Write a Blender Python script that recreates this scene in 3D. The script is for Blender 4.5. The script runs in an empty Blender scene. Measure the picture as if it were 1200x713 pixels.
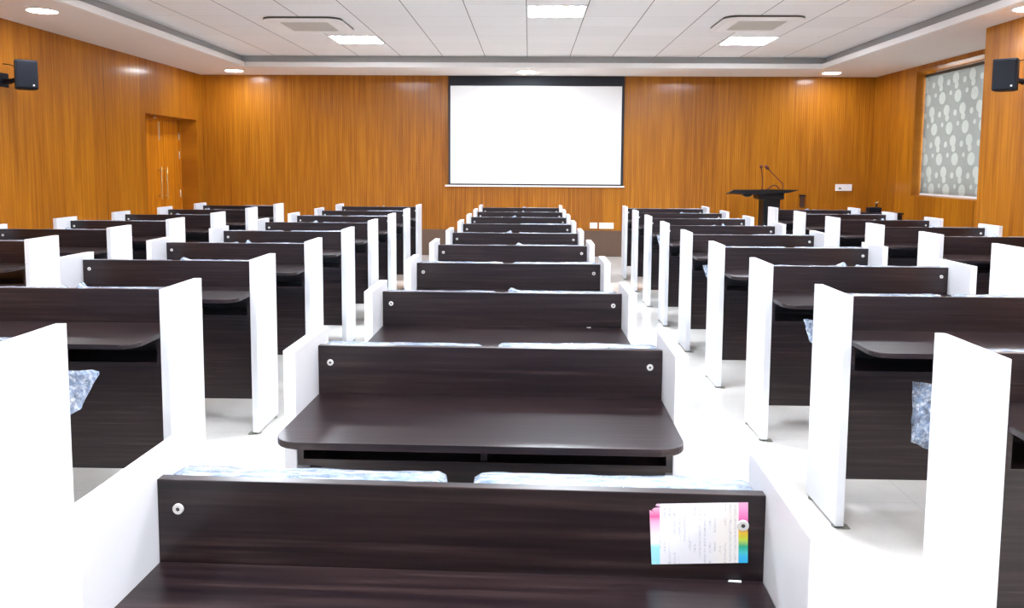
import bpy, bmesh, math, random
from mathutils import Vector, Matrix, noise
random.seed(7)
S = bpy.context.scene
COL = S.collection
PI = math.pi

# ------------------------------------------------------------------ materials
def new_mat(name):
    m = bpy.data.materials.new(name); m.use_nodes = True
    nt = m.node_tree
    return m, nt, nt.nodes['Principled BSDF']

def plain(name, col, rough=.5, metal=0.0, spec=.5, coat=0.0, emit=None, strength=0):
    m, nt, b = new_mat(name)
    b.inputs['Base Color'].default_value = (*col, 1)
    b.inputs['Roughness'].default_value = rough
    b.inputs['Metallic'].default_value = metal
    b.inputs['Specular IOR Level'].default_value = spec
    b.inputs['Coat Weight'].default_value = coat
    b.inputs['Coat Roughness'].default_value = .15
    if emit:
        b.inputs['Emission Color'].default_value = (*emit, 1)
        b.inputs['Emission Strength'].default_value = strength
    # a faint surface mottling so that no face is perfectly uniform
    n = nt.nodes.new('ShaderNodeTexNoise'); n.inputs['Scale'].default_value = 60
    tc = nt.nodes.new('ShaderNodeTexCoord')
    nt.links.new(tc.outputs['Object'], n.inputs['Vector'])
    bp = nt.nodes.new('ShaderNodeBump'); bp.inputs['Strength'].default_value = .02
    nt.links.new(n.outputs['Fac'], bp.inputs['Height'])
    nt.links.new(bp.outputs['Normal'], b.inputs['Normal'])
    return m

class NB:
    """small node builder"""
    def __init__(s, nt): s.nt = nt
    def n(s, t, **kw):
        x = s.nt.nodes.new(t)
        for k, v in kw.items(): setattr(x, k, v)
        return x
    def link(s, a, b): s.nt.links.new(a, b)
    def val(s, a, sock):
        if isinstance(a, (int, float)): sock.default_value = a
        else: s.link(a, sock)
    def math(s, op, a, b=None, c=None):
        x = s.n('ShaderNodeMath', operation=op)
        s.val(a, x.inputs[0])
        if b is not None: s.val(b, x.inputs[1])
        if c is not None: s.val(c, x.inputs[2])
        return x.outputs[0]
    def mix(s, f, a, b):
        x = s.n('ShaderNodeMix', data_type='RGBA')
        s.val(f, x.inputs[0])
        for v, i in ((a, 6), (b, 7)):
            if isinstance(v, tuple): x.inputs[i].default_value = (*v, 1)
            else: s.link(v, x.inputs[i])
        return x.outputs[2]
    def noise(s, vec, scale, detail=3, rough=.5):
        x = s.n('ShaderNodeTexNoise'); x.inputs['Scale'].default_value = scale
        x.inputs['Detail'].default_value = detail; x.inputs['Roughness'].default_value = rough
        s.link(vec, x.inputs['Vector']); return x.outputs['Fac']
    def mapping(s, vec, scale=(1,1,1), loc=(0,0,0)):
        x = s.n('ShaderNodeMapping'); x.inputs['Scale'].default_value = scale; x.inputs['Location'].default_value = loc
        s.link(vec, x.inputs['Vector']); return x.outputs[0]
    def ramp(s, f, stops, interp='LINEAR'):
        x = s.n('ShaderNodeValToRGB'); cr = x.color_ramp; cr.interpolation = interp
        while len(cr.elements) < len(stops): cr.elements.new(.5)
        for e, (p, c) in zip(cr.elements, stops): e.position = p; e.color = (*c, 1)
        s.link(f, x.inputs[0]); return x.outputs[0]
    def obj(s): return s.n('ShaderNodeTexCoord').outputs['Object']
    def xyz(s, v):
        x = s.n('ShaderNodeSeparateXYZ'); s.link(v, x.inputs[0]); return x.outputs
    def near_line(s, c, period, half, off=0.0):
        """1 within `half` of a multiple of `period`"""
        w = s.math('ADD', c, 1000*period - off + period/2)
        w = s.math('MODULO', w, period)
        w = s.math('ABSOLUTE', s.math('SUBTRACT', w, period/2))
        return s.math('LESS_THAN', w, half)

def dark_wood():
    m, nt, b = new_mat('wenge_laminate'); B = NB(nt)
    o = B.obj()
    oi = B.n('ShaderNodeObjectInfo')
    sh = B.n('ShaderNodeVectorMath', operation='ADD')
    cx = B.n('ShaderNodeCombineXYZ')
    B.link(B.math('MULTIPLY', oi.outputs['Random'], 13.0), cx.inputs[0])
    B.link(B.math('MULTIPLY', oi.outputs['Random'], 7.0), cx.inputs[2])
    B.link(o, sh.inputs[0]); B.link(cx.outputs[0], sh.inputs[1])
    v = sh.outputs[0]
    a = B.noise(B.mapping(v, (1.1, 38, 38)), 1.6, 5, .6)
    c = B.noise(B.mapping(v, (2.2, 95, 95)), 1.5, 3, .6)
    f = B.math('ADD', B.math('MULTIPLY', a, .75), B.math('MULTIPLY', c, .3))
    col = B.ramp(f, [(.34, (.0045, .0026, .0042)), (.47, (.0105, .0056, .0072)), (.58, (.022, .0120, .0130)), (.74, (.056, .034, .033))])
    B.link(col, b.inputs['Base Color'])
    b.inputs['Roughness'].default_value = .29
    b.inputs['Specular IOR Level'].default_value = .45
    bp = B.n('ShaderNodeBump'); bp.inputs['Strength'].default_value = .02; bp.inputs['Distance'].default_value = .001
    B.link(c, bp.inputs['Height']); B.link(bp.outputs[0], b.inputs['Normal'])
    return m

def wall_wood(name, perforated, horiz='X', tint=1.0):
    m, nt, b = new_mat(name); B = NB(nt)
    o = B.obj(); x, y, z = B.xyz(o)
    h = x if horiz == 'X' else y
    cv = B.n('ShaderNodeCombineXYZ'); B.link(h, cv.inputs[0]); B.link(z, cv.inputs[2])
    v = cv.outputs[0]
    a = B.noise(B.mapping(v, (9, 1, .28)), 3.0, 5, .6)
    c = B.noise(B.mapping(v, (60, 1, .9)), 2.0, 3, .6)
    # wide veneer leaves of differing tone
    leaf = B.math('FLOOR', B.math('MULTIPLY', h, 1/.61))
    wn = B.n('ShaderNodeTexWhiteNoise', noise_dimensions='1D'); B.link(leaf, wn.inputs['W'])
    f = B.math('ADD', B.math('MULTIPLY', a, .6), B.math('MULTIPLY', c, .32))
    f = B.math('ADD', f, B.math('MULTIPLY', B.math('SUBTRACT', wn.outputs[0], .5), .10))
    t = tint
    col = B.ramp(f, [(.28, (.225*t, .066*t, .0020*t)), (.46, (.385*t, .130*t, .0040*t)), (.64, (.56*t, .218*t, .008*t))])
    if perforated:
        g = B.near_line(h, .032, .0032)
        hx = B.math('PINGPONG', B.math('ADD', h, 100.0), .016)      # 0..0.016 from each hole column
        hz = B.math('PINGPONG', B.math('ADD', z, 100.0), .015)
        d2 = B.math('ADD', B.math('POWER', hx, 2.0), B.math('POWER', hz, 2.0))
        hole = B.math('LESS_THAN', d2, .0052**2)
        col = B.mix(B.math('MULTIPLY', g, .30), col, (.12, .040, .004))
        col = B.mix(B.math('MULTIPLY', hole, .9), col, (.03, .010, .002))
    else:
        j = B.near_line(h, 2.44, .006, off=.29)
        col = B.mix(B.math('MULTIPLY', j, .75), col, (.06, .022, .004))
    B.link(col, b.inputs['Base Color'])
    b.inputs['Roughness'].default_value = .5
    b.inputs['Specular IOR Level'].default_value = .2
    b.inputs['Coat Weight'].default_value = .30
    b.inputs['Coat Roughness'].default_value = .17
    bp = B.n('ShaderNodeBump'); bp.inputs['Strength'].default_value = .12; bp.inputs['Distance'].default_value = .003
    B.link(c, bp.inputs['Height']); B.link(bp.outputs[0], b.inputs['Normal'])
    B.link(bp.outputs[0], b.inputs['Coat Normal'])
    return m

def floor_mat():
    m, nt, b = new_mat('vitrified_tile'); B = NB(nt)
    o = B.obj(); x, y, z = B.xyz(o)
    n = B.noise(o, 2.2, 5, .6)
    n2 = B.noise(o, 40, 2, .5)
    f = B.math('ADD', B.math('MULTIPLY', n, .8), B.math('MULTIPLY', n2, .2))
    col = B.ramp(f, [(.3, (.72, .70, .66)), (.7, (.84, .82, .78))])
    j = B.math('MAXIMUM', B.near_line(x, .8, .0016, .1), B.near_line(y, .8, .0016, .2))
    col = B.mix(B.math('MULTIPLY', j, .35), col, (.33, .32, .30))
    B.link(col, b.inputs['Base Color'])
    b.inputs['Roughness'].default_value = .07
    b.inputs['Specular IOR Level'].default_value = .6
    return m

TILE = .632; TX0 = -.048; TY0 = 12.05
def ceiling_mat():
    m, nt, b = new_mat('ceiling_tile'); B = NB(nt)
    o = B.obj(); x, y, z = B.xyz(o)
    n = B.noise(o, 90, 3, .7)
    tile = B.n('ShaderNodeTexWhiteNoise', noise_dimensions='2D')
    cv = B.n('ShaderNodeCombineXYZ')
    B.link(B.math('FLOOR', B.math('DIVIDE', B.math('SUBTRACT', x, TX0), TILE)), cv.inputs[0])
    B.link(B.math('FLOOR', B.math('DIVIDE', B.math('SUBTRACT', y, TY0), TILE)), cv.inputs[1])
    B.link(cv.outputs[0], tile.inputs['Vector'])
    f = B.math('ADD', B.math('MULTIPLY', n, .7), B.math('MULTIPLY', tile.outputs[0], .3))
    col = B.ramp(f, [(.3, (.87, .87, .86)), (.7, (.94, .94, .93))])
    fine = B.near_line(y, TILE/4, .006, TY0)
    col = B.mix(B.math('MULTIPLY', fine, .10), col, (.45, .45, .45))
    cr = B.near_line(y, TILE, .006, TY0)
    col = B.mix(B.math('MULTIPLY', cr, .30), col, (.40, .40, .40))
    lg = B.near_line(x, TILE, .0042, TX0)
    col = B.mix(B.math('MULTIPLY', lg, .92), col, (.07, .07, .07))
    B.link(col, b.inputs['Base Color'])
    b.inputs['Roughness'].default_value = .75
    b.inputs['Specular IOR Level'].default_value = .2
    return m

def blind_mat():
    m, nt, b = new_mat('patterned_blind_fabric'); B = NB(nt)
    o = B.obj(); x, y, z = B.xyz(o)
    PY_, PZ_ = .40, .84
    total = None
    motifs = []
    for r in range(4):
        sh = (.0, .09, .22, .29)[r]
        zc = .10 + .21*r
        if r % 2 == 0:
            motifs.append((sh + .10, zc, .084))           # big disc
            motifs.append((sh + .285, zc + .055, .032))
        else:
            motifs.append((sh + .10, zc + .035, .076))    # comma figure
            motifs.append((sh + .075, zc - .068, .048))
            motifs.append((sh + .28, zc - .01, .042))
    for (cy_, cz_, r_) in motifs:
        dy = B.math('ADD', y, 400*.1 - cy_ + PY_/2)
        dy = B.math('SUBTRACT', B.math('MODULO', dy, PY_), PY_/2)
        dz = B.math('ADD', z, 84*1.0 - cz_ + PZ_/2)
        dz = B.math('SUBTRACT', B.math('MODULO', dz, PZ_), PZ_/2)
        d2 = B.math('ADD', B.math('POWER', B.math('ABSOLUTE', dy), 2.0), B.math('POWER', B.math('ABSOLUTE', dz), 2.0))
        k = B.math('LESS_THAN', d2, r_*r_)
        total = k if total is None else B.math('MAXIMUM', total, k)
    w = B.noise(B.mapping(o, (1, 300, 300)), 1.0, 2)
    base = B.ramp(w, [(.3, (.31, .31, .285)), (.7, (.37, .37, .345))])
    col = B.mix(B.math('MULTIPLY', total, .85), base, (.50, .505, .465))
    B.link(col, b.inputs['Base Color']); b.inputs['Roughness'].default_value = .85
    b.inputs['Specular IOR Level'].default_value = .15
    tr = B.n('ShaderNodeBsdfTranslucent'); B.link(col, tr.inputs['Color'])
    ms = B.n('ShaderNodeMixShader'); ms.inputs[0].default_value = .35
    out = nt.nodes['Material Output']
    B.link(b.outputs[0], ms.inputs[1]); B.link(tr.outputs[0], ms.inputs[2]); B.link(ms.outputs[0], out.inputs['Surface'])
    return m

def wrap_mat():
    m, nt, b = new_mat('clear_plastic_wrap'); B = NB(nt)
    o = B.obj()
    n = B.noise(B.mapping(o, (5, 30, 14)), 2.2, 5, .65)
    st = B.noise(B.mapping(o, (9, 45, 26)), 2.6, 4, .6)
    B.link(B.ramp(st, [(.42, (.26, .35, .50)), (.56, (.50, .58, .70)), (.66, (.92, .95, 1.0))]), b.inputs['Base Color'])  # glare streaks on the film painted pale into its colour
    b.inputs['Roughness'].default_value = .12
    b.inputs['Specular IOR Level'].default_value = .9
    bp = B.n('ShaderNodeBump'); bp.inputs['Strength'].default_value = .6; bp.inputs['Distance'].default_value = .01
    B.link(n, bp.inputs['Height']); B.link(bp.outputs[0], b.inputs['Normal'])
    a = B.ramp(n, [(.36, (.40,)*3), (.66, (.95,)*3)])
    B.link(a, b.inputs['Alpha'])
    return m

def paper_mat():
    m, nt, b = new_mat('printed_paper'); B = NB(nt)
    o = B.obj(); x, y, z = B.xyz(o)     # x 0..0.16, z 0..0.105
    zz = B.math('DIVIDE', z, .105); xx = B.math('DIVIDE', x, .160)
    left = B.ramp(zz, [(.0, (.36, .80, .93)), (.28, (.36, .82, .93)), (.36, (.93, .93, .86)), (.52, (.97, .80, .86)), (.70, (.93, .45, .68)), (.78, (.80, .12, .38)), (.95, (.93, .55, .72))])
    right = B.ramp(zz, [(.0, (.02, .40, .80)), (.15, (.05, .55, .85)), (.20, (.08, .62, .66)), (.30, (.02, .48, .28)), (.42, (.62, .72, .05)), (.52, (.95, .62, .05)), (.60, (.90, .32, .15)), (.70, (.88, .12, .42)), (.85, (.90, .30, .62)), (.98, (.92, .45, .70))])
    # pale printed body with faint, illegible vertical lines of print
    cv = B.n('ShaderNodeCombineXYZ'); B.link(x, cv.inputs[0]); B.link(z, cv.inputs[1])
    t = B.noise(B.mapping(cv.outputs[0], (260, 900, 1)), 1.0, 2, .6)
    st = B.near_line(x, .0082, .0017)
    big = B.noise(B.mapping(cv.outputs[0], (40, 25, 1)), 1.0, 1)
    ink = B.math('MULTIPLY', B.math('MULTIPLY', B.math('GREATER_THAN', t, .52), st), B.math('GREATER_THAN', big, .50))
    body = B.ramp(xx, [(.0, (.86, .87, .93)), (.60, (.86, .86, .91)), (.72, (.90, .87, .84)), (1, (.90, .86, .82))])
    body = B.mix(B.math('MULTIPLY', ink, .55), body, (.33, .35, .42))
    col = B.mix(B.math('LESS_THAN', xx, .105), body, left)
    col = B.mix(B.math('GREATER_THAN', xx, .905), col, right)
    B.link(col, b.inputs['Base Color']); b.inputs['Roughness'].default_value = .6
    return m

M = dict(
    dark=dark_wood(),
    white=plain('white_laminate', (.71, .725, .76), .38),
    wall_perf=wall_wood('perforated_teak_panel', True),
    wall_side=wall_wood('teak_veneer_panel', False, 'Y', .93),
    wall_x=wall_wood('teak_veneer_panel_return', False, 'X', .93),
    door=wall_wood('door_veneer', False, 'Y', 1.45),
    floor=floor_mat(), ceil=ceiling_mat(), blind=blind_mat(), wrap=wrap_mat(), paper=paper_mat(),
    soffit=plain('soffit_paint', (.82, .78, .74), .8, spec=.2),
    lip=plain('white_moulding', (.83, .82, .80), .6),
    cove=plain('cove_grey', (.42, .43, .43), .7),  # upright above the lip, a flat grey darker than the soffit
    fabric=plain('blue_grey_seat_fabric', (.12, .19, .30), .9, spec=.2),
    steel=plain('brushed_steel', (.72, .70, .66), .3, 1.0),
    chrome=plain('screw_cap', (.78, .77, .74), .4, .3),
    slot=plain('screw_recess', (.03, .03, .03), .6),
    brass=plain('satin_brass', (.72, .52, .25), .28, 1.0),
    foot=plain('grey_glide', (.20, .21, .17), .5),
    black=plain('black_lacquer', (.006, .006, .008), .4, spec=.3),
    blackmat=plain('black_plastic', (.006, .008, .014), .6, spec=.2),
    screen=plain('projection_fabric', (.90, .915, .92), .8, spec=.2),
    blackborder=plain('black_masking', (.012, .016, .024), .7),
    dado=plain('brown_laminate_dado', (.115, .066, .042), .45),
    acwhite=plain('ac_white_plastic', (.92, .92, .90), .5),
    acgrille=plain('ac_beige_grille', (.62, .61, .56), .6),
    acrim=plain('ac_dark_gasket', (.07, .075, .06), .6),  # rim colour darkened for the shadow gap; also on the blind roller
    panel_light=plain('light_diffuser', (.9, .9, .9), .5, emit=(.93, 1, 1.10), strength=26),
    down_light=plain('downlight_diffuser', (.9, .9, .9), .5, emit=(.97, 1, 1.04), strength=38),
    plate=plain('ivory_switch_plate', (.85, .80, .66), .4),
    redbrown=plain('red_brown_cable', (.10, .018, .012), .5),
    brownbox=plain('brown_box', (.06, .022, .012), .5),
    rear=plain('white_wall_paint', (.66, .66, .65), .8, spec=.2),
    alu=plain('white_aluminium', (.85, .85, .86), .35),
    sky=plain('overcast_glow', (1, 1, 1), .5),
)
def glass_mat():
    m, nt, b = new_mat('window_glass')
    b.inputs['Base Color'].default_value = (.95, .98, .98, 1)
    b.inputs['Roughness'].default_value = 0.0
    b.inputs['Transmission Weight'].default_value = 1.0
    b.inputs['IOR'].default_value = 1.45
    b.inputs['Alpha'].default_value = .25
    return m
M['glass'] = glass_mat()

# ------------------------------------------------------------------ helpers
def box(bm, x0, x1, y0, y1, z0, z1, bevel=0.0, seg=2):
    vs = [bm.verts.new((x, y, z)) for z in (z0, z1) for y in (y0, y1) for x in (x0, x1)]
    fs = [bm.faces.new([vs[i] for i in q]) for q in ((0,2,3,1), (4,5,7,6), (0,1,5,4), (1,3,7,5), (3,2,6,7), (2,0,4,6))]
    if bevel:
        es = list({e for f in fs for e in f.edges})
        bmesh.ops.bevel(bm, geom=es, offset=bevel, segments=seg, affect='EDGES', profile=.5)

def prism(bm, pts, y0, y1, plane='XZ', inset_far=None, bevel=0.0):
    """extrude a polygon. plane XZ: pts (x,z) from y0 to y1; XY: pts (x,y) from z=y0 to y1"""
    def P(p, t): return (p[0], t, p[1]) if plane == 'XZ' else (p[0], p[1], t)
    far = inset_far or pts
    a = [bm.verts.new(P(p, y0)) for p in pts]; b = [bm.verts.new(P(p, y1)) for p in far]
    n = len(pts)
    fs = [bm.faces.new(a), bm.faces.new(list(reversed(b)))]
    for i in range(n): fs.append(bm.faces.new([a[(i+1) % n], a[i], b[i], b[(i+1) % n]]))
    if bevel:
        es = list({e for f in fs[:2] for e in f.edges})
        bmesh.ops.bevel(bm, geom=es, offset=bevel, segments=2, affect='EDGES', profile=.5)

def lathe(bm, c, prof, axis='Z', seg=24):
    """prof: list of (radius, height along axis)"""
    rings = []
    for r, h in prof:
        ring = []
        for i in range(seg):
            a = 2*PI*i/seg; u, v = r*math.cos(a), r*math.sin(a)
            p = {'Z': (u, v, h), 'Y': (u, h, v), 'X': (h, u, v)}[axis]
            ring.append(bm.verts.new((c[0]+p[0], c[1]+p[1], c[2]+p[2])))
        rings.append(ring)
    for A, B_ in zip(rings, rings[1:]):
        for i in range(seg): bm.faces.new([A[i], A[(i+1) % seg], B_[(i+1) % seg], B_[i]])
    bm.faces.new(rings[0]); bm.faces.new(list(reversed(rings[-1])))

def tube(bm, pts, r, seg=8):
    pts = [Vector(p) for p in pts]; rings = []
    for i, p in enumerate(pts):
        d = (pts[min(i+1, len(pts)-1)] - pts[max(i-1, 0)]).normalized()
        u = d.orthogonal().normalized() if not rings else (u - d*u.dot(d)).normalized()
        w = d.cross(u); rr = r[i] if isinstance(r, (list, tuple)) else r
        rings.append([bm.verts.new(p + (u*math.cos(2*PI*k/seg) + w*math.sin(2*PI*k/seg))*rr) for k in range(seg)])
    for A, B_ in zip(rings, rings[1:]):
        for k in range(seg): bm.faces.new([A[k], A[(k+1) % seg], B_[(k+1) % seg], B_[k]])
    bm.faces.new(list(reversed(rings[0]))); bm.faces.new(rings[-1])

def curve_pts(ctrl, n=16):
    """Catmull-Rom through the control points"""
    c = [Vector(p) for p in ctrl]; c = [c[0]*2-c[1]] + c + [c[-1]*2-c[-2]]; out = []
    for i in range(1, len(c)-2):
        for k in range(n):
            t = k/n; a, b, d, e = c[i-1], c[i], c[i+1], c[i+2]
            out.append(.5*((2*b) + (d-a)*t + (2*a-5*b+4*d-e)*t*t + (-a+3*b-3*d+e)*t**3))
    out.append(c[-2]); return out

def obj(name, bm, mat, parent=None, smooth=False):
    bmesh.ops.recalc_face_normals(bm, faces=bm.faces[:])
    me = bpy.data.meshes.new(name); bm.to_mesh(me); bm.free()
    for mm in (mat if isinstance(mat, (list, tuple)) else [mat]): me.materials.append(mm)
    if smooth:
        for p in me.polygons: p.use_smooth = True
    o = bpy.data.objects.new(name, me); COL.objects.link(o)
    if parent: o.parent = parent
    return o

def bx(name, mat, parent, *a, bevel=0.0):
    bm = bmesh.new(); box(bm, *a, bevel=bevel); return obj(name, bm, mat, parent)

def thing(name, label, cat, loc=(0,0,0), rz=0, group=None):
    o = bpy.data.objects.new(name, None); COL.objects.link(o)
    o.empty_display_size = .1; o.location = loc; o.rotation_euler = (0, 0, rz)
    return tag(o, label, cat, group)
def tag(o, label, cat, group=None):
    o['label'] = label; o['category'] = cat
    if group: o['group'] = group
    return o
def struct(o, label=None):
    o['kind'] = 'structure'
    if label: o['label'] = label; o['category'] = o.name.split('_')[0]
    return o
def dup(root, loc=None, rz=None, label=None, group=None):
    def cp(o, parent):
        c = o.copy(); COL.objects.link(c)
        if parent: c.parent = parent
        for ch in list(o.children): cp(ch, c)
        return c
    r = cp(root, None)
    if loc is not None: r.location = loc
    if rz is not None: r.rotation_euler = (0, 0, rz)
    if label: r['label'] = label
    if group: r['group'] = group
    return r

# ------------------------------------------------------------------ room measures (metres; eye at x=0, y=0)
EYE = 1.4519
YB, YR = 13.049, -2.6            # back (screen) wall, rear wall
XL, XR, XP = -5.397, 5.555, 4.76 # door wall, window-bay wall, pier face
YP = 8.557                       # far edge of the pier
ZS, ZC = 2.938, 3.108            # soffit underside, tile ceiling
TXL, TXR, TYF, TYN = -4.31, 4.33, 12.0, -1.6   # ceiling tray

# floor
struct(bx('floor', M['floor'], None, XL-.4, XR+.5, YR-.2, YB+.2, -.12, 0), 'glossy off-white tiled floor')
# ceiling and its dropped border
struct(bx('ceiling', M['ceil'], None, XL-.4, XR+.5, YR-.2, YB+.2, ZC, ZC+.1), 'white ceiling of square tiles inside the dropped border')
bm = bmesh.new()
zl = ZS+.066                      # top of the lip; dark cove gap between it and the tiles
for a in ((XL-.35, TXL-.02, YR, YB), (TXR+.02, XR+.4, YR, YB), (TXL-.02, TXR+.02, TYF+.02, YB), (TXL-.02, TXR+.02, YR, TYN-.02)):
    box(bm, a[0], a[1], a[2], a[3], ZS, zl)
struct(obj('trim_1', bm, M['soffit']), 'flat beige dropped border around the tiled ceiling')
bm = bmesh.new()                  # white lip moulding
e = .03
for a in ((TXL-.02, TXL+e, TYN, TYF), (TXR-e, TXR+.02, TYN, TYF), (TXL-.02, TXR+.02, TYF-e, TYF+.02), (TXL-.02, TXR+.02, TYN-.02, TYN+e)):
    box(bm, a[0], a[1], a[2], a[3], ZS-.004, zl+.004, bevel=.004)
struct(obj('trim_2', bm, M['lip']), 'white moulding along the inner edge of the dropped ceiling border')
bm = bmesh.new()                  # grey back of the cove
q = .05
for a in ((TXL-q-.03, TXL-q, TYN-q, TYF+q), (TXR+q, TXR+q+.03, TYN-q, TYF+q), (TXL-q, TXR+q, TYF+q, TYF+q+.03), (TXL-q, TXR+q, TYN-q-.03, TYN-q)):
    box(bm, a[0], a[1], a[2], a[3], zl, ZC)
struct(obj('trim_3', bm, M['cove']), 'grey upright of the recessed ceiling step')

# back wall
struct(bx('wall_back', M['wall_perf'], None, XL-.4, XR+.5, YB, YB+.2, 0, ZC), 'perforated orange teak acoustic wall behind the screen')
struct(bx('trim_4', M['dado'], None, XL, XR, YB-.018, YB, 0, .428, bevel=.003), 'brown laminate dado along the foot of the screen wall')
# left wall with the door recess
DY0, DY1, DZ = 11.12, 12.85, 2.185
bm = bmesh.new()
box(bm, XL-.34, XL, YR, DY0, 0, ZC); box(bm, XL-.34, XL, DY1, YB, 0, ZC); box(bm, XL-.34, XL, DY0, DY1, DZ, ZC)
struct(obj('wall_left', bm, M['wall_side']), 'orange teak veneer wall with the recessed door')
# rear wall
struct(bx('wall_rear', M['rear'], None, XL-.34, XP+1.2, YR-.2, YR, 0, ZC), 'white painted wall behind the desks')
# right wall: pier, then the window bay
WY0, WY1, WZ0, WZ1 = 9.25, 11.70, 1.085, 2.875
bm = bmesh.new()
box(bm, XP, XP+1.2, YR, YP, 0, ZC)
struct(obj('wall_right', bm, M['wall_side']), 'orange teak veneer wall carrying a black speaker')
bm = bmesh.new()
WT = .42
box(bm, XR, XR+WT, YP, WY0, 0, ZC); box(bm, XR, XR+WT, WY1, YB, 0, ZC)
box(bm, XR, XR+WT, WY0, WY1, 0, WZ0); box(bm, XR, XR+WT, WY0, WY1, WZ1, ZC)
struct(obj('wall_right_bay', bm, M['wall_side']), 'orange teak veneer wall around the blind-covered window')

# door
d = bpy.data.objects.new('door_1', None); COL.objects.link(d); d.location = (XL-.29, (DY0+DY1)/2, 0)
struct(d, 'double orange teak door with long pull handles in a deep recess')
yo = (DY0+DY1)/2
def door_leaf(y0, y1, hy, hinge):
    lf = bx('door_leaf', M['door'], d, -.045, 0, y0-yo, y1-yo, .008, DZ-.045, bevel=.003)
    bm = bmesh.new()
    tube(bm, [(.055, hy-yo, .93), (.055, hy-yo, 1.43)], .011, 10)
    for z in (.98, 1.38): tube(bm, [(0, hy-yo, z), (.055, hy-yo, z)], .008, 8)
    obj('handle', bm, M['brass'], lf, True)
    if hinge:
        for z in (.35, 1.0, 1.62, 1.92):
            bm = bmesh.new(); tube(bm, [(.008, y1-.004-yo, z-.06), (.008, y1-.004-yo, z+.06)], .009, 8)
            obj('hinge', bm, M['steel'], lf, True)
    return lf
door_leaf(12.155, 12.815, 12.25, True)
l2 = door_leaf(11.49, 12.150, 12.06, False)
bx('bolt', M['steel'], l2, 0, .014, 12.115-yo, 12.137-yo, 1.84, 2.12, bevel=.003)
bm = bmesh.new()
box(bm, -.05, .02, DY1-.032-yo, DY1-yo, 0, DZ); box(bm, -.05, .02, DY0-yo, 11.48-yo, 0, DZ); box(bm, -.05, -.002, 11.48-yo, DY1-.032-yo, DZ-.043, DZ)
obj('door_frame', bm, M['door'], d)
bx('door_stop', M['alu'], d, .03, .06, 11.90-yo, 11.93-yo, DZ-.03, DZ-.002, bevel=.004)  # small white block just under the head of the recess

# window and its blind
w = bpy.data.objects.new('window_1', None); COL.objects.link(w); w.location = (XR+.30, (WY0+WY1)/2, WZ0)
struct(w, 'white framed window behind the patterned roller blind')
hy, hz = (WY1-WY0)/2, WZ1-WZ0
bm = bmesh.new()
for a in ((-hy, -hy+.05, 0, hz), (hy-.05, hy, 0, hz), (-.025, .025, .05, hz-.05), (-hy+.05, hy-.05, 0, .05), (-hy+.05, hy-.05, hz-.05, hz)):
    box(bm, -.03, .03, a[0], a[1], a[2], a[3], bevel=.004)
obj('window_frame', bm, M['alu'], w)
for a in ((-hy+.05, -.025), (.025, hy-.05)): bx('pane', M['glass'], w, -.004, .004, a[0], a[1], .05, hz-.05)
bl = thing('roller_blind', 'grey roller blind patterned with pale circles over the window', 'blind', (XR+.125, (WY0+WY1)/2, WZ0))
bm = bmesh.new()
ny, nz = 40, 30
y0b, y1b = -hy+.03, hy-.020
g = [[bm.verts.new((.004*math.sin(i*.55)*(1-j/nz)*.6, y0b+(y1b-y0b)*i/ny, .03+(hz-.10)*j/nz)) for j in range(nz+1)] for i in range(ny+1)]
for i in range(ny):
    for j in range(nz): bm.faces.new([g[i][j], g[i+1][j], g[i+1][j+1], g[i][j+1]])
bmesh.ops.solidify(bm, geom=bm.faces[:], thickness=.0012)
obj('fabric', bm, M['blind'], bl, True)
bx('bottom_bar', M['alu'], bl, -.010, .010, y0b, y1b, .010, .036, bevel=.003)
bm = bmesh.new(); tube(bm, [(.02, y0b-.01, hz-.075), (.02, y1b+.012, hz-.075)], .026, 16)
obj('roller', bm, M['acrim'], bl, True)

# projection screen
sx0, sx1 = -1.330, 1.524
ps = thing('projection_screen', 'large white projection screen with black border on the wooden wall', 'screen', (.09, YB, 1.14))
X = lambda v: v-.09
Z = lambda v: v-1.14
bx('screen_surface', M['screen'], ps, X(-1.297), X(1.484), -.030, -.022, Z(1.188), Z(2.772))
bm = bmesh.new()
box(bm, X(sx0), X(sx1), -.034, -.002, Z(2.772), Z(2.930), bevel=.003)
box(bm, X(sx0), X(-1.297), -.034, -.002, Z(1.165), Z(2.772)); box(bm, X(1.484), X(sx1), -.034, -.002, Z(1.165), Z(2.772))
box(bm, X(-1.297), X(1.484), -.034, -.002, Z(1.165), Z(1.188))
obj('border', bm, M['blackborder'], ps)
bx('bottom_bar', M['alu'], ps, X(-1.385), X(1.548), -.050, -.002, Z(1.139), Z(1.165), bevel=.006)

# ------------------------------------------------------------------ ceiling fixtures
def ceiling_light(x, y, label, first=[None]):
    if first[0] is None:
        t = thing('ceiling_light', label, 'light', (x, y, ZC), 0, 'square ceiling lights')
        h = TILE/2-.006
        bm = bmesh.new()
        for a in ((-h, h, -h, -h+.018), (-h, h, h-.018, h), (-h, -h+.018, -h+.018, h-.018), (h-.018, h, -h+.018, h-.018)):
            box(bm, *a, -.012, 0)
        obj('frame', bm, M['lip'], t)
        bx('diffuser', M['panel_light'], t, -h+.018, h-.018, -h+.018, h-.018, -.009, 0)
        first[0] = t; return t
    return dup(first[0], (x, y, ZC), 0, label)
cl = lambda i: TX0 + TILE*(i+.5)
rowsY = [TY0-TILE*(k+.5) for k in range(0, 22)]
ceiling_light(cl(-4), rowsY[2], 'glowing square ceiling light beside the air conditioner on the door side')
ceiling_light(cl(4), rowsY[2], 'glowing square ceiling light beside the air conditioner on the window side')
ceiling_light(cl(0), rowsY[5], 'glowing square ceiling light over the middle desk column, between both air conditioners')
nm = ('fourth', 'seventh', 'tenth', 'thirteenth')
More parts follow.
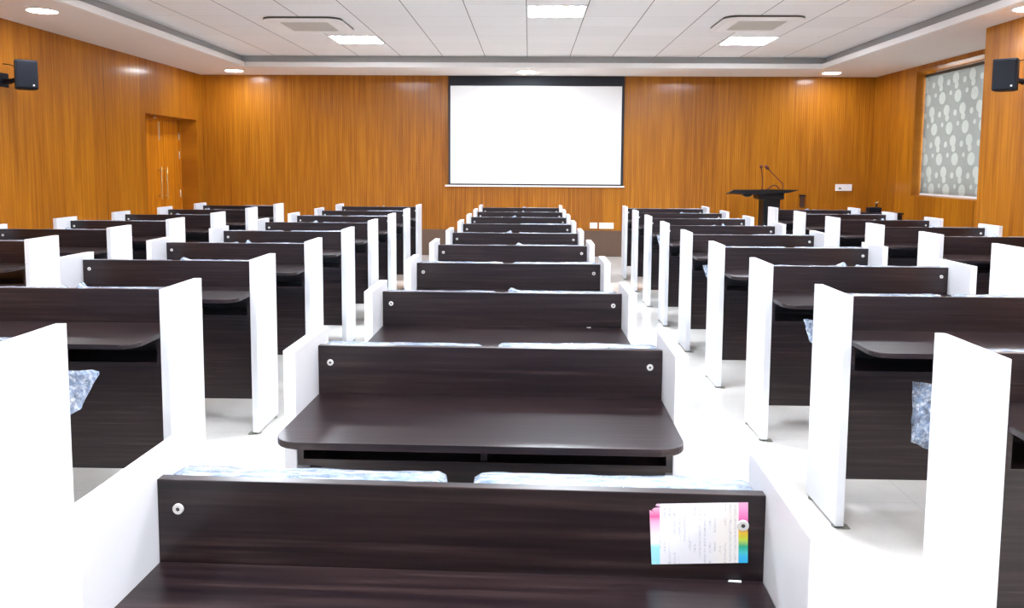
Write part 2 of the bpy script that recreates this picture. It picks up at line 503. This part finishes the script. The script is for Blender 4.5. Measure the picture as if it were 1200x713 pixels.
for k, r in enumerate((8, 11, 14, 17, 20)):
    od = ('second', 'third', 'fourth', 'fifth', 'sixth')[k]
    if k % 2 == 0:
        ceiling_light(cl(-4), rowsY[r], 'square ceiling light of the door side, %s row from the screen' % ('third', '', 'fifth', '', 'seventh')[k])
        ceiling_light(cl(4), rowsY[r], 'square ceiling light of the window side, %s row from the screen' % ('third', '', 'fifth', '', 'seventh')[k])
    else:
        ceiling_light(cl(0), rowsY[r], 'square ceiling light over the middle aisle, %s row from the screen' % ('', 'fourth', '', 'sixth', '')[k])

def downlight(x, y, label, first=[None]):
    if first[0] is None:
        t = thing('downlight', label, 'light', (x, y, ZS), 0, 'round downlights in the dropped ceiling border')
        bm = bmesh.new(); lathe(bm, (0,0,0), [(.148, 0), (.152, -.004), (.148, -.010), (.128, -.010), (.125, -.004)], seg=32)
        obj('rim', bm, M['lip'], t, True)
        bm = bmesh.new(); lathe(bm, (0,0,0), [(.126, -.002), (.124, -.0115), (.001, -.0125)], seg=32)
        obj('diffuser', bm, M['down_light'], t)
        first[0] = t; return t
    return dup(first[0], (x, y, ZS), 0, label)
downlight(-4.62, 12.45, 'round downlight in the ceiling corner above the door')
downlight(-.06, 12.45, 'round downlight just above the projection screen')
downlight(4.62, 12.45, 'round downlight in the ceiling corner above the lectern side of the screen wall')
downlight(-4.72, 7.72, 'round downlight above the black speaker on the door wall')
downlight(4.55, 7.50, 'round downlight above the black speaker by the window')
for y, wd in ((3.2, 'mid-room'), (-1.3, 'rear')):
    downlight(-4.86, y, 'round downlight over the %s end of the door wall' % wd)
    downlight(4.5, y, 'round downlight over the %s end of the window-side wall' % wd)

def cassette(x, y, label, first=[None]):
    if first[0] is None:
        t = thing('air_conditioner', label, 'air conditioner', (x, y, ZC), 0, 'ceiling cassette air conditioners')
        h, r = .45, .15
        def rr(h, r, n=8):
            out = []
            for cx, cy, a0 in ((h-r, h-r, 0), (-h+r, h-r, 90), (-h+r, -h+r, 180), (h-r, -h+r, 270)):
                for k in range(n+1):
                    a = math.radians(a0+90*k/n); out.append((cx+r*math.cos(a), cy+r*math.sin(a)))
            return out
        bm = bmesh.new(); prism(bm, rr(h-.008, r-.008), -.022, 0, 'XY')
        obj('rim', bm, M['acrim'], t)
        bm = bmesh.new(); prism(bm, rr(h, r), -.034, -.022, 'XY', bevel=.004)
        obj('panel', bm, M['acwhite'], t)
        bm = bmesh.new()
        box(bm, -.27, .27, -.27, .27, -.038, -.032, bevel=.002)
        for k in range(13): box(bm, -.25, .25, -.246+k*.041-.012, -.246+k*.041+.012, -.042, -.036)
        obj('grille', bm, M['acgrille'], t)
        for k in range(4):
            bm = bmesh.new(); box(bm, -.30, .30, .335, .395, -.0375, -.032, bevel=.003)
            o = obj('louvre', bm, M['acwhite'], t); o.rotation_euler = (0, 0, k*PI/2)
        first[0] = t; return t
    return dup(first[0], (x, y, ZC), 0, label)
cassette(-2.57, 9.36, 'white ceiling cassette air conditioner on the door side of the room')
cassette(2.55, 9.22, 'white ceiling cassette air conditioner on the window side of the room')

# ------------------------------------------------------------------ the two-seat desk
HW, PT, PH, ZW = .5097, .0341, .955, .776
def blob(x0, x1, y0, y1, z0, z1, r, amp, seed, nx=26, ny=5, nz=12, tuft=None):
    """rounded, slightly crumpled cushion skin"""
    bm = bmesh.new()
    bmesh.ops.create_cube(bm, size=2)
    bm.faces.ensure_lookup_table()
    # regular grid on the six sides
    bm.clear()
    def face(u, n, f):
        gr = [[bm.verts.new(f(-1+2*i/u, -1+2*j/n)) for j in range(n+1)] for i in range(u+1)]
        for i in range(u):
            for j in range(n): bm.faces.new([gr[i][j], gr[i+1][j], gr[i+1][j+1], gr[i][j+1]])
    for s in (-1, 1):
        face(nx, nz, lambda a, b: (a, s, b)); face(nx, ny, lambda a, b: (a, b, s)); face(ny, nz, lambda a, b: (s, a, b))
    bmesh.ops.remove_doubles(bm, verts=bm.verts[:], dist=1e-4)
    hx, hy_, hz_ = (x1-x0)/2, (y1-y0)/2, (z1-z0)/2
    c = Vector(((x0+x1)/2, (y0+y1)/2, (z0+z1)/2))
    for v in bm.verts:
        p = Vector((v.co.x*hx, v.co.y*hy_, v.co.z*hz_))
        inner = Vector((max(-hx+r, min(hx-r, p.x)), max(-hy_+r, min(hy_-r, p.y)), max(-hz_+r, min(hz_-r, p.z))))
        dlt = p-inner
        if dlt.length > 1e-6: p = inner + dlt.normalized()*r
        nrm = dlt.normalized() if dlt.length > 1e-6 else Vector((0, 0, 0))
        q_ = (p+c)
        k = noise.noise(Vector((q_.x*9, q_.y*40, q_.z*14)) + Vector((seed*7.3, 0, seed))) + .6*noise.noise(Vector((q_.x*31, q_.y*60, q_.z*30)) + Vector((seed*3.1, 5, 0)))
        p += nrm*k*amp
        if tuft and p.z > hz_-.02:
            tx, th, tw = tuft
            p.z += th*max(0, 1-abs(p.x+c.x-tx)/tw)
        v.co = p+c
    return bm

def sheet_flap(pts, seed, amp=.006):
    """crumpled, slightly thick loose corner of plastic film; pts = four corners"""
    bm = bmesh.new(); n = 8
    a, b, c, e_ = [Vector(p) for p in pts]
    gr = []
    for i in range(n+1):
        row = []
        for j in range(n+1):
            u, v = i/n, j/n
            p = a.lerp(b, u).lerp(e_.lerp(c, u), v)
            k = noise.noise(p*38 + Vector((seed*5.1, 0, 0))) + .5*noise.noise(p*90 + Vector((0, seed*2.7, 0)))
            row.append(bm.verts.new(p + Vector((k*amp, k*amp*.9, k*amp*.8))))
        gr.append(row)
    for i in range(n):
        for j in range(n): bm.faces.new([gr[i][j], gr[i+1][j], gr[i+1][j+1], gr[i][j+1]])
    bmesh.ops.solidify(bm, geom=bm.faces[:], thickness=.0015)
    return bm

def make_desk(variant):
    t = thing('study_desk', 'x', 'desk')
    for s in (-1, 1):
        bm = bmesh.new(); a, b = sorted((s*HW, s*(HW+PT))); box(bm, a, b, -.218, .118, .014, PH, bevel=.0018)
        sp = obj('side_panel', bm, M['white'], t)
        for y in (-.185, .085):
            bm = bmesh.new(); lathe(bm, (s*(HW+PT/2), y, 0), [(.019, 0), (.019, .008), (.012, .010), (.012, .0145)], seg=12)
            obj('foot', bm, M['foot'], sp)
        bm = bmesh.new(); xi = s*HW; a, b = sorted((xi, xi-s*.03)); box(bm, a, b, -.212, -.170, .0, .004); a, b = sorted((xi, xi-s*.003)); box(bm, a, b, -.212, -.170, .004, .032)
        obj('floor_bracket', bm, M['foot'], sp)
    bp = bx('back_panel', M['dark'], t, -HW, HW, 0, .022, .40, .9207, bevel=.0015)
    for s in (-1, 1):
        bm = bmesh.new(); lathe(bm, (s*.4735, 0, .870), [(.0095, .0), (.0095, -.0022), (.0082, -.0034), (.0034, -.0034), (.0034, -.0030)], axis='Y', seg=20)
        for f in bm.faces:
            if len(f.verts) > 4 and f.calc_center_median().y < -.002: f.material_index = 1
        obj('screw', bm, [M['chrome'], M['slot']], bp)
    bm = bmesh.new(); R = .062; yf = -.427; x1 = HW-.0008
    pts = [(-x1, 0), (-x1, yf+R)]
    pts += [(-x1+R-R*math.cos(k*PI/16), yf+R-R*math.sin(k*PI/16)) for k in range(1, 8)]
    pts += [(-x1+R, yf), (x1-R, yf)]
    pts += [(x1-R+R*math.sin(k*PI/16), yf+R-R*math.cos(k*PI/16)) for k in range(1, 8)]
    pts += [(x1, yf+R), (x1, 0)]
    prism(bm, pts, ZW-.018, ZW, 'XY', bevel=.003)
    obj('worktop', bm, M['dark'], t)
    bm = bmesh.new(); zt = ZW-.018
    box(bm, -HW, -HW+.017, -.214, 0, .636, zt); box(bm, HW-.017, HW, -.214, 0, .636, zt)
    box(bm, -HW+.017, HW-.017, -.214, 0, .636, .654); box(bm, -.009, .009, -.20, 0, .654, zt)
    obj('shelf', bm, M['dark'], t)
    bx('modesty_panel', M['dark'], t, -HW, HW, -.100, -.082, .165, .636, bevel=.001)
    rnd = random.Random(variant*17+3)
    for s in (-1, 1):
        a, b = sorted((s*.019, s*(HW-.004)))
        bm = blob(a+.006, b-.006, .026, .080, .50, .906, .022, .0, 1)
        br = obj('backrest', bm, M['fabric'], t, True)
        tf = (s*.04, rnd.choice((.008, .014, .022)), rnd.uniform(.016, .035)) if (variant and rnd.random() < .6) else None
        bm = blob(a, b, .0225, .086, .49, .921+rnd.uniform(-.003, .004), .022, .0036, variant*2+s, tuft=tf)
        obj('plastic_wrap', bm, M['wrap'], br, True)
        bm = blob(a+.010, b-.010, .105, .190, .40, .74, .03, .0, 1)
        st = obj('seat', bm, M['fabric'], t, True)
        bm = blob(a+.004, b-.004, .098, .198, .39, .748, .032, .004, variant*5+s)
        obj('plastic_wrap', bm, M['wrap'], st, True)
        bx('seat_hinge', M['blackmat'], t, s*.26-.05, s*.26+.05, .022, .13, .41, .45, bevel=.004)
    return t

PROTO = [make_desk(v) for v in range(6)]
used = set()
COLS = {   # column name: centre x, rows seen
    'door-wall': (-3.359-HW, range(5, 11)),
    'door-side inner': (-1.485-HW, range(2, 11)),
    'middle': (-.1135, range(1, 11)),
    'lectern-side inner': (1.281+HW, range(2, 11)),
    'window-wall': (3.223+HW, range(5, 11)),
}
ORD = ('', 'front', 'second', 'third', 'fourth', 'fifth', 'sixth', 'seventh', 'eighth', 'ninth', 'tenth')
YD = .2518
DESK = {}
for ci, (cname, (cx, rows)) in enumerate(COLS.items()):
    for k in rows:
        v = 0 if (cname, k) == ('middle', 1) else 1 + (k*2 + ci*3 + (k*k) % 3) % 5
        n = 11-k
        label = 'dark two-seat desk with white end panels, %s column, %s row from the screen' % (cname, ORD[n])
        rz, dy, dx = 0, 0, 0
        if cname == 'middle' and k == 1:
            label = 'dark two-seat desk with a colour-striped paper notice on its back panel'; rz, dy, dx = -.030, -.004, -.0055
        elif cname == 'middle' and k == 2: rz, dy, dx = -.016, -.008, -.002
        loc = (cx+dx, YD+1.03*k+dy, 0); g = 'two-seat desks of the %s column' % cname
        if v not in used:
            r = PROTO[v]; used.add(v); r.location = loc; r.rotation_euler = (0, 0, rz); r['label'] = label; r['group'] = g
        else: r = dup(PROTO[v], loc, rz, label, g)
        DESK[cname, k] = r

# loose plastic corners sticking out past the end panels
def flap(cname, k, s, pts, seed):
    r = DESK[cname, k]
    st = [c for c in r.children if c.name.split('.')[0] == 'seat' and (c.bound_box[0][0] + c.bound_box[6][0])*s > 0][0]
    o = obj('plastic_corner', sheet_flap(pts, seed), M['wrap_loose'], st, True)
    o['label'] = 'loose corner of clear plastic film'
def wrap_loose():
    m = M['wrap'].copy(); m.name = 'loose_plastic_film'
    return m
M['wrap_loose'] = wrap_loose()
flap('door-side inner', 2, 1, [(.30, .195, .78), (.500, .385, .735), (.470, .30, .62), (.40, .19, .585)], 1)
flap('lectern-side inner', 2, -1, [(-.30, .195, .75), (-.500, .330, .745), (-.500, .315, .545), (-.40, .19, .50)], 2)
flap('lectern-side inner', 3, -1, [(-.35, .195, .76), (-.505, .350, .755), (-.490, .30, .66), (-.40, .19, .62)], 3)
flap('lectern-side inner', 5, -1, [(-.35, .195, .80), (-.515, .420, .745), (-.495, .36, .66), (-.40, .19, .62)], 4)
flap('lectern-side inner', 7, -1, [(-.35, .195, .80), (-.520, .440, .795), (-.500, .36, .66), (-.40, .19, .62)], 5)

# ------------------------------------------------------------------ paper on the nearest desk, scraps
d1 = DESK['middle', 1]
def on_desk(dk, x, y, z):
    c, s = math.cos(dk.rotation_euler.z), math.sin(dk.rotation_euler.z)
    return (dk.location.x + x*c - y*s, dk.location.y + x*s + y*c, z)
bm = bmesh.new()
outl = [(.003, 0), (.160, .004), (.160, .1065), (.012, .1035), (.010, .1005), (.020, .0985), (.008, .0965), (.004, .0935), (.0115, .085), (.006, .0905), (0, .093)]
prism(bm, [(p[0], p[1]) for p in outl], -.0006, .0, 'XZ')
pp = obj('paper_notice', bm, M['paper'])
pp.location = on_desk(d1, .3235, -.0004, .7985); pp.rotation_euler = (0, -.026, d1.rotation_euler.z)
tag(pp, 'white paper notice with rainbow edge bands stuck on the nearest dark desk', 'paper')
def scrap(dk, x, y, sx, label):
    bm = bmesh.new(); prism(bm, [(-sx, -.002), (sx*.9, -.003), (sx, .002), (-sx*.8, .003)], 0, .0012, 'XY')
    o = obj('paper_scrap', bm, M['alu']); o.location = on_desk(dk, x, y, ZW+.0003); o.rotation_euler = (0, 0, dk.rotation_euler.z)
    tag(o, label, 'paper', 'white scraps on desk tops')
scrap(d1, .462, -.006, .011, 'tiny white scrap below the rainbow-edged paper notice')
scrap(DESK['middle', 3], .37, -.008, .010, 'tiny white scrap on the desk top two rows beyond the paper notice')

# ------------------------------------------------------------------ wall fittings
def plate(x0, x1, z0, z1, label, holes):
    t = thing('switch_plate', label, 'switch', ((x0+x1)/2, YB, z0), 0, None)
    h = (x1-x0)/2; H_ = z1-z0
    bx('cover', M['plate'], t, -h, h, -.014, 0, 0, H_, bevel=.003)
    for q_ in holes: bx('rocker', M['alu'], t, q_-.018, q_+.018, -.018, -.012, H_*.25, H_*.75, bevel=.002)
    return t
plate(.998, 1.120, .462, .560, 'small square ivory switch plate low on the screen wall', (-.03, .03))
plate(1.148, 1.388, .459, .561, 'long ivory switch plate low on the screen wall', (-.085, -.04, .005, .05, .09))
t = thing('socket_box', 'white wall socket box with a dark hole, high beside the lectern', 'socket', (5.10, YB, 1.110))
bx('cover', M['alu'], t, -.130, .130, -.040, 0, 0, .108, bevel=.006)
bx('socket_hole', M['slot'], t, -.085, -.045, -.0415, -.030, .030, .052)
t = thing('wall_socket', 'small dark brown box on the wooden wall beside the lectern', 'socket', (4.44, YB, .84))
bx('housing', M['brownbox'], t, -.034, .034, -.05, 0, 0, .185, bevel=.006)
bx('lid', M['black'], t, -.046, .046, -.065, 0, .185, .203, bevel=.004)

def speaker(name_label, loc, rz, sx):
    t = thing('wall_speaker', name_label, 'speaker', loc, 0, 'black wall speakers')
    W_, D_, H_ = .098, .100, .145
    cab = bmesh.new()
    pts = [(-W_, -D_), (W_, -D_), (W_, .02), (W_*.62, D_), (-W_*.62, D_), (-W_, .02)]
    prism(cab, pts, -H_, H_, 'XY', bevel=.012)
    Rm = Matrix.Rotation(rz, 4, 'Z')
    bmesh.ops.transform(cab, matrix=Rm, verts=cab.verts[:])
    c = obj('cabinet', cab, M['blackmat'], t)
    bm = bmesh.new(); box(bm, -W_+.012, W_-.012, -D_-.006, -D_+.004, -H_+.014, H_-.014, bevel=.004)
    bmesh.ops.transform(bm, matrix=Rm, verts=bm.verts[:]); gr = obj('grille', bm, M['blackmat'], c)
    bm = bmesh.new(); box(bm, .050, .066, -D_-.009, -D_-.004, -H_+.030, -H_+.046, bevel=.002)
    bmesh.ops.transform(bm, matrix=Rm, verts=bm.verts[:]); obj('badge', bm, M['alu'], c)
    return t, c, Rm
# door-wall speaker
t, c, Rm = speaker('black wall speaker on a bracket on the door wall', (-5.100, 8.02, 2.352), math.radians(38), 1)
bm = bmesh.new(); tube(bm, [(-.075, .05, -.02), (-.20, .07, -.055)], .024, 10); box(bm, -.297, -.279, .02, .16, -.11, .03, bevel=.004); tube(bm, [(-.20, .07, -.055), (-.285, .09, -.05)], .030, 10)
obj('bracket', bm, M['blackmat'], t)
bm = bmesh.new(); tube(bm, curve_pts([(-.05, .06, .06), (-.13, .08, .07), (-.20, .09, .11), (-.295, .10, .125)], 8), .005, 6)
obj('cable', bm, M['black'], t, True)
# window-side speaker
t, c, Rm = speaker('black wall speaker on a bracket beside the window', (4.405, 7.55, 2.335), math.radians(-38), -1)
bm = bmesh.new(); tube(bm, [(.065, .05, -.02), (.19, .07, -.05)], .024, 10); box(bm, .337, .355, .02, .16, -.11, .03, bevel=.004); tube(bm, [(.19, .07, -.05), (.345, .09, -.045)], .030, 10)
obj('bracket', bm, M['blackmat'], t)
bm = bmesh.new(); tube(bm, curve_pts([(.06, .06, .08), (.14, .08, .13), (.22, .09, .15), (.352, .10, .10)], 8), .005, 6)
obj('cable', bm, M['black'], t, True)

# ------------------------------------------------------------------ lectern
lx, ly = 3.61, 12.0
t = thing('lectern', 'black lectern with a wide winged top and two thin microphones', 'lectern', (lx, ly, 0))
U = lambda x: x-lx
bm = bmesh.new(); prism(bm, [(-.26, -.16), (.26, -.16), (.22, .24), (-.22, .24)], 0, .05, 'XY', bevel=.006)
obj('base', bm, M['black'], t)
bm = bmesh.new(); box(bm, U(3.488), U(3.737), -.09, .16, .05, 1.06, bevel=.008); obj('column', bm, M['black'], t)
bm = bmesh.new(); prism(bm, [(U(3.410), 1.020), (U(3.440), 1.003), (U(3.785), 1.006), (U(3.787), 1.10), (U(3.410), 1.10)], -.11, .18, 'XZ', bevel=.006)
obj('collar', bm, M['black'], t)
bm = bmesh.new()
front = [(U(2.920), 1.094), (U(3.010), 1.105), (U(3.171), 1.092), (U(3.42), 1.088), (U(3.813), 1.106), (U(3.985), 1.152), (U(3.60), 1.157), (U(3.016), 1.150)]
back = [(p[0]*.86, p[1]-.03) for p in front]
prism(bm, front, -.20, .30, 'XZ', inset_far=back, bevel=.004)
obj('top', bm, M['black'], t)
bm = bmesh.new(); lathe(bm, (U(3.255), -.06, 0), [(.078, 1.094), (.070, 1.066), (.045, 1.044), (.012, 1.037)], seg=24)
obj('cup_tray', bm, M['black'], t, True)
def mic(ctrl, head):
    bm = bmesh.new(); tube(bm, curve_pts(ctrl, 8), .0075, 6)
    o = obj('microphone', bm, M['redbrown'], t, True)
    a, b = Vector(ctrl[-1]), Vector(head)
    bm = bmesh.new(); tube(bm, [a, a.lerp(b, .15), a.lerp(b, .5), a.lerp(b, .85), b], [.011, .022, .026, .022, .010], 10)
    obj('microphone_head', bm, M['redbrown'], o, True)
mic([(U(3.493), .02, 1.150), (U(3.497), .01, 1.26), (U(3.475), -.01, 1.39), (U(3.452), -.04, 1.475)], (U(3.446), -.06, 1.515))
mic([(U(3.798), .02, 1.145), (U(3.794), .01, 1.235), (U(3.70), -.01, 1.325), (U(3.56), -.04, 1.455)], (U(3.505), -.06, 1.507))
bm = bmesh.new(); tube(bm, curve_pts([(U(3.565), .0, 1.150), (U(3.60), -.02, 1.186), (U(3.655), -.03, 1.216), (U(3.715), -.02, 1.190), (U(3.745), 0, 1.150)], 8), .009, 6)
obj('cable_loop', bm, M['redbrown'], t, True)

# side table with a small device at the front, by the window wall
t = thing('side_table', 'dark side table at the front beside the window-wall desks', 'table', (4.78, 11.35, 0))
bx('table_top', M['dark'], t, -.42, .42, -.22, .22, .835, .860, bevel=.003)
for x in (-.40, .40): bx('side_board', M['dark'], t, x-.012, x+.012, -.20, .20, 0, .835, bevel=.002)
bx('back_board', M['dark'], t, -.388, .388, .17, .188, .30, .80, bevel=.002)
t = thing('desk_device', 'small black device on the dark side table', 'device', (4.845, 11.25, .860))
bm = bmesh.new(); prism(bm, [(-.085, -.06), (.075, -.06), (.075, .07), (-.085, .07)], 0, .070, 'XY', bevel=.008); obj('housing', bm, M['blackmat'], t)
bm = bmesh.new(); tube(bm, curve_pts([(.03, .02, .07), (.04, .02, .11), (.03, .01, .135)], 6), .010, 8); obj('stalk', bm, M['blackmat'], t, True)
bm = bmesh.new(); tube(bm, [(.012, .01, .128), (.055, .0, .150)], .007, 8); obj('tip', bm, M['steel'], t, True)

# ------------------------------------------------------------------ camera
yaw, pitch, roll, F, CY = -.0216, -.0865, .0065, 929.996, 277.289
cam = bpy.data.cameras.new('camera'); co = bpy.data.objects.new('camera', cam); COL.objects.link(co)
cw, sw, cp, sp, cr, sr = math.cos(yaw), math.sin(yaw), math.cos(pitch), math.sin(pitch), math.cos(roll), math.sin(roll)
R0 = Vector((cw, -sw, 0)); Fw = Vector((sw*cp, cw*cp, sp)); U0 = Vector((-sw*sp, -cw*sp, cp))
Rr = R0*cr + U0*sr; Ur = U0*cr - R0*sr
mw = Matrix((Rr, Ur, -Fw)).transposed().to_4x4(); mw.translation = (0, 0, EYE)
co.matrix_world = mw
cam.sensor_fit = 'HORIZONTAL'; cam.sensor_width = 36; cam.lens = F/1200*36
cam.shift_y = -(356.5-CY)/1200
cam.clip_start = .02
S.camera = co

# ------------------------------------------------------------------ world and view
W = bpy.data.worlds.new('world'); S.world = W; W.use_nodes = True
bg = W.node_tree.nodes['Background']; bg.inputs[0].default_value = (.86, .93, 1, 1); bg.inputs[1].default_value = 1.7
S.view_settings.view_transform = 'Standard'; S.view_settings.look = 'None'
S.view_settings.exposure = 1.70; S.view_settings.gamma = 1.0; S.view_settings.use_curve_mapping = False
S.cycles.use_denoising = True
S.cycles.max_bounces = 10; S.cycles.diffuse_bounces = 6; S.cycles.glossy_bounces = 4; S.cycles.transparent_max_bounces = 12
S.cycles.sample_clamp_indirect = 8
